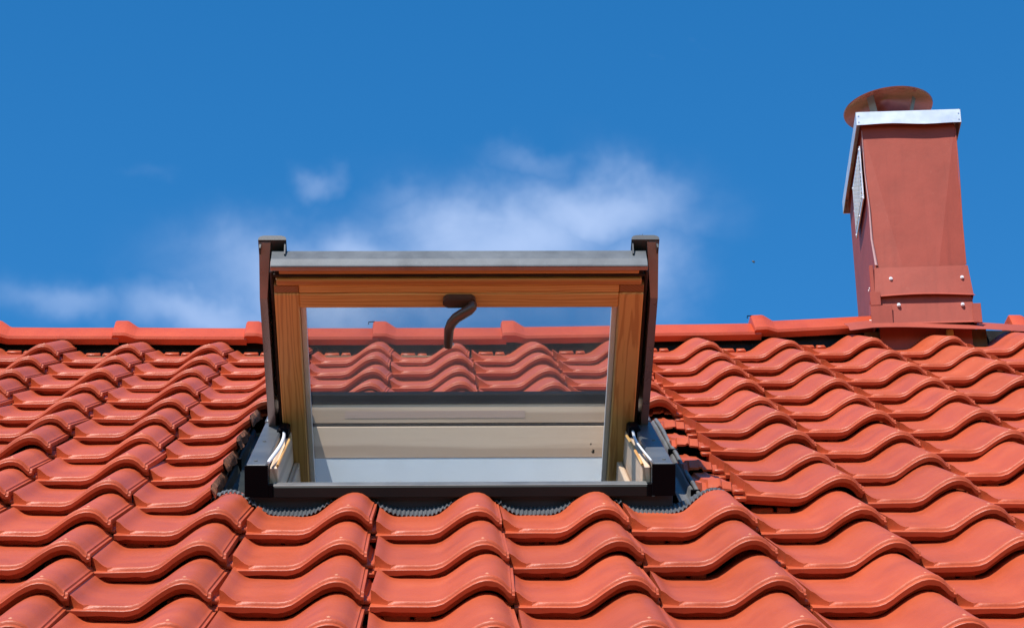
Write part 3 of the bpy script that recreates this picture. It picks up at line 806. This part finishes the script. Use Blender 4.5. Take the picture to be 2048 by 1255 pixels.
# cap: a shallow steel tray turned upside down
c = MB()
x0, x1, y0, y1, z0, z1 = -.151, .151, -.022, .535, .663, .708
n = 12
for (fn, outn) in ((lambda f: (x0+(x1-x0)*f, y0, ), 0), (lambda f: (x1, y0+(y1-y0)*f), 1), (lambda f: (x1-(x1-x0)*f, y1), 2), (lambda f: (x0, y1-(y1-y0)*f), 3)):
    P = []; ox, oy = ((0, 1), (-1, 0), (0, -1), (1, 0))[outn]
    for i in range(n+1):
        f = i/n; x, y = fn(f); wv = .0035*math.sin(f*math.pi*2.1)*math.sin(f*math.pi) if outn == 0 else 0
        th = .0016
        e = .0004 if outn in (1, 3) else 0
        P += [(x-ox*e, y - oy*(.0015*math.sin(f*math.pi)), z0+wv), (x-ox*e, y, z1-.004), (x+ox*.004, y+oy*.004, z1-(.0004 if outn in (1, 3) else 0)), (x+ox*th, y+oy*th, z0+wv+.0006)]
    F = []
    for i in range(n):
        b = i*4
        F += [(b, b+4, b+5, b+1), (b+1, b+5, b+6, b+2), (b, b+3, b+7, b+4), (b+3, b+2, b+6, b+7)]
    c.add(P, F)
c.box(x0+.004, x1-.004, y0+.004, y1-.004, z1-.0022, z1-.0002)
capo = cpart('cap', c, ZINC, 30)
c = MB(); c.box(-HWt+.001, HWt-.001, .002, DEP-.002, .667, .7055); cpart('cap_core', c, RED)
for x in (-.1445, .1445):
    for z in (.674, .694):
        c = MB(); c.tube([(x, y0+.003, z), (x, y0-.0022, z)], .0022, 8); link('rivet', c.mesh('rivet', ZINC, 35), capo)
# louvred vent on the left cheek
VX = -.139
c = MB()
ya, yb, za, zb, fw = .035, .290, .452, .625, .016
zsh = 0
for (p0, p1, q0, q1) in ((ya, yb, za, za+fw), (ya, yb, zb-fw, zb), (ya, ya+fw, za+fw, zb-fw), (yb-fw, yb, za+fw, zb-fw)):
    c.box(VX-.004, VX, p0, p1, q0, q1, bev=.0008)
vent = cpart('vent', c, ZINC)
c = MB(); c.box(VX+.001, VX+.004, ya+fw, yb-fw, za+fw, zb-fw); link('vent_backing', c.mesh('vent_backing', BLACK), vent)
nsl = 11
for i in range(nsl):
    z = za+fw+.006 + (zb-za-2*fw-.012)*i/(nsl-1)
    c = MB(); c.add([(VX-.001, ya+fw, z-.004), (VX-.005, ya+fw, z-.001), (VX-.0055, ya+fw, z+.001), (VX-.001, ya+fw, z-.002), (VX-.001, yb-fw, z-.004), (VX-.005, yb-fw, z-.001), (VX-.0055, yb-fw, z+.001), (VX-.001, yb-fw, z-.002)],
               [(0, 1, 5, 4), (1, 2, 6, 5), (2, 3, 7, 6), (3, 0, 4, 7), (0, 3, 2, 1), (4, 5, 6, 7)])
    link('slat', c.mesh('slat', ZINC), vent)
for i in range(9):
    y = ya+fw+.012 + (yb-ya-2*fw-.024)*i/8
    c = MB(); c.box(VX-.0068, VX-.0058, y-.002, y+.002, za+fw, zb-fw); link('mesh_bar', c.mesh('mesh_bar', ZINC), vent)
for y, z in ((ya+.008, za+.008), (yb-.008, za+.008), (ya+.008, zb-.008), (yb-.008, zb-.008), (ya+.008, .54), (yb-.008, .54), (.16, za+.008)):
    c = MB(); c.tube([(VX-.003, y, z), (VX-.006, y, z)], .003, 8); link('screw', c.mesh('screw', ZINC, 35), vent)
# round cowl on three straps
c = MB(); seg = 48; P = []; Rr = .134; zc_, cy, cx_ = .854, .235, -.024
for (r_, z) in ((Rr, 0), (Rr+.0015, .004), (Rr*.55, .026), (.004, .040), (.004, .037), (Rr*.55, .022), (Rr-.003, .001)):
    for k in range(seg):
        q = 2*math.pi*k/seg; P.append((r_*math.cos(q), r_*math.sin(q), z))
F = [(j*seg+k, j*seg+(k+1) % seg, ((j+1) % 7)*seg+(k+1) % seg, ((j+1) % 7)*seg+k) for j in range(7) for k in range(seg) if j != 3]
F += [tuple(3*seg+k for k in range(seg)), tuple(4*seg+k for k in range(seg))[::-1]]
c.add(P, F, 0, Matrix.Translation((cx_, cy, zc_)) @ Matrix.Rotation(R(-5.0), 4, 'Y'))
cowl = cpart('rain_cowl', c, TIN, 40)
for q, wd in ((228, .012), (325, .008), (90, .011)):
    q = R(q); c = MB()
    x, y = .062*math.cos(q), .062*math.sin(q); x2, y2 = .088*math.cos(q), .088*math.sin(q)
    tx, ty = -math.sin(q)*wd, math.cos(q)*wd
    P = []
    for (xx, yy, z) in ((x, y, .704), (x, y, .78), (x2, y2, zc_+.012)):
        for sgn in (-1, 1):
            P += [(cx_+xx+sgn*tx, cy+yy+sgn*ty, z), (cx_+xx+sgn*tx+.0025*math.cos(q), cy+yy+sgn*ty+.0025*math.sin(q), z)]
    F = []
    for j in range(2):
        b = j*4; F += [(b, b+2, b+6, b+4), (b+1, b+5, b+7, b+3), (b, b+4, b+5, b+1), (b+2, b+3, b+7, b+6)]
    F += [(0, 1, 3, 2), (8, 10, 11, 9)]
    c.add(P, F); link('strap', c.mesh('strap', ALU2), cowl)
c = MB(); c.tube([(cx_, cy, .70), (cx_, cy, .80)], .06, 24); link('flue_pipe', c.mesh('flue_pipe', ZINC, 40), cowl)
# flashing sheet at the foot, laid over the top course
c = MB()
inv = CH.inverted()
def ff(u, v):
    f = (v+.034)/.12
    n = .0195 + .004*math.sin((u-1.7)*9.0) - .010*max(0, (u-2.12))/.2 - .008*max(0, 1.80-u)/.1
    z = n + (.0 if f > .12 else -.006) 
    return RP(u, v + .006*math.sin(u*21), z)
us = [1.735+.0325*i for i in range(24)]
c.sheet(lambda u, v: ff(u, v), us, [-.036, -.033, -.02, 0, .04, .085], .0015, 0, inv)
cpart('base_flashing', c, RED, 40)
c = MB(); c.box(-.17, .17, .012, .03, -.06, .018, 0); cpart('base_upstand', c, BATTEN)
c = MB(); c.box(.055, .075, -.018, .006, -.012, .008, 0, None, .003); c.add([], [])
cpart('foam_block', c, FOAM)

# ------------------------------------------------------------------ small loose things
def fly(loc, X, name, label, s):
    c = MB()
    c.tube([(-.5*s, 0, 0), (-.25*s, 0, .05*s), (.1*s, 0, .06*s), (.4*s, 0, .02*s)], [.06*s, .16*s, .17*s, .07*s], 6)
    c.add([(0, .1*s, .1*s), (.1*s, .75*s, .12*s), (-.45*s, .55*s, .1*s), (-.3*s, .1*s, .08*s)], [(0, 1, 2, 3)])
    c.add([(0, -.1*s, .1*s), (.1*s, -.75*s, .12*s), (-.45*s, -.55*s, .1*s), (-.3*s, -.1*s, .08*s)], [(3, 2, 1, 0)])
    o = link(name, c.mesh(name, FLY, 40), None, X @ Matrix.Translation(loc)); o['label'] = label; o['category'] = 'insect' if 'insect' in name else 'bird'
    return o
FLY = painted('dark_chitin', (.045, .038, .02), .5, 0, .4, .3)
SW = ROOF @ SM
fly((-.268, -.068, .0165), SW, 'dead_insect', 'larger dark dead insect stuck low on the right side of the window pane', .0085)
fly((-.263, -.045, .0165), SW, 'dead_insect', 'smaller dark speck of an insect just above the larger one on the pane', .0042)
def pix(x, y, d):
    return CAM + (a + (x-1024)/5431*rr - (y-627.5)/5431*ur).normalized()*d
fly((0, 0, 0), Matrix.Translation(pix(1507, 524, 95)) @ Matrix.Rotation(R(60), 4, 'Y') @ Matrix.Rotation(R(50), 4, 'X'), 'bird', 'tiny dark bird far off in the blue sky between window and chimney', .13)
tf = MB(); rt = random.Random(11)
for i in range(11):
    b0 = Vector((rt.uniform(-.001, .001), 0, 0)); h = rt.uniform(.006, .012); dx = rt.uniform(-.005, .005)
    tf.tube([b0, (dx*.5, rt.uniform(-.002, .002), h*.6), (dx, rt.uniform(-.003, .003), h)], [.0005, .0004, .00025], 4)
capw = SW @ Vector((-.340, .46, .0802))
to = link('dry_tuft', tf.mesh('dry_tuft', FLY, 40), None, Matrix.Translation(capw)); to['label'] = 'tiny dark spiky tuft standing on the right end cap of the open sash'; to['category'] = 'tuft'
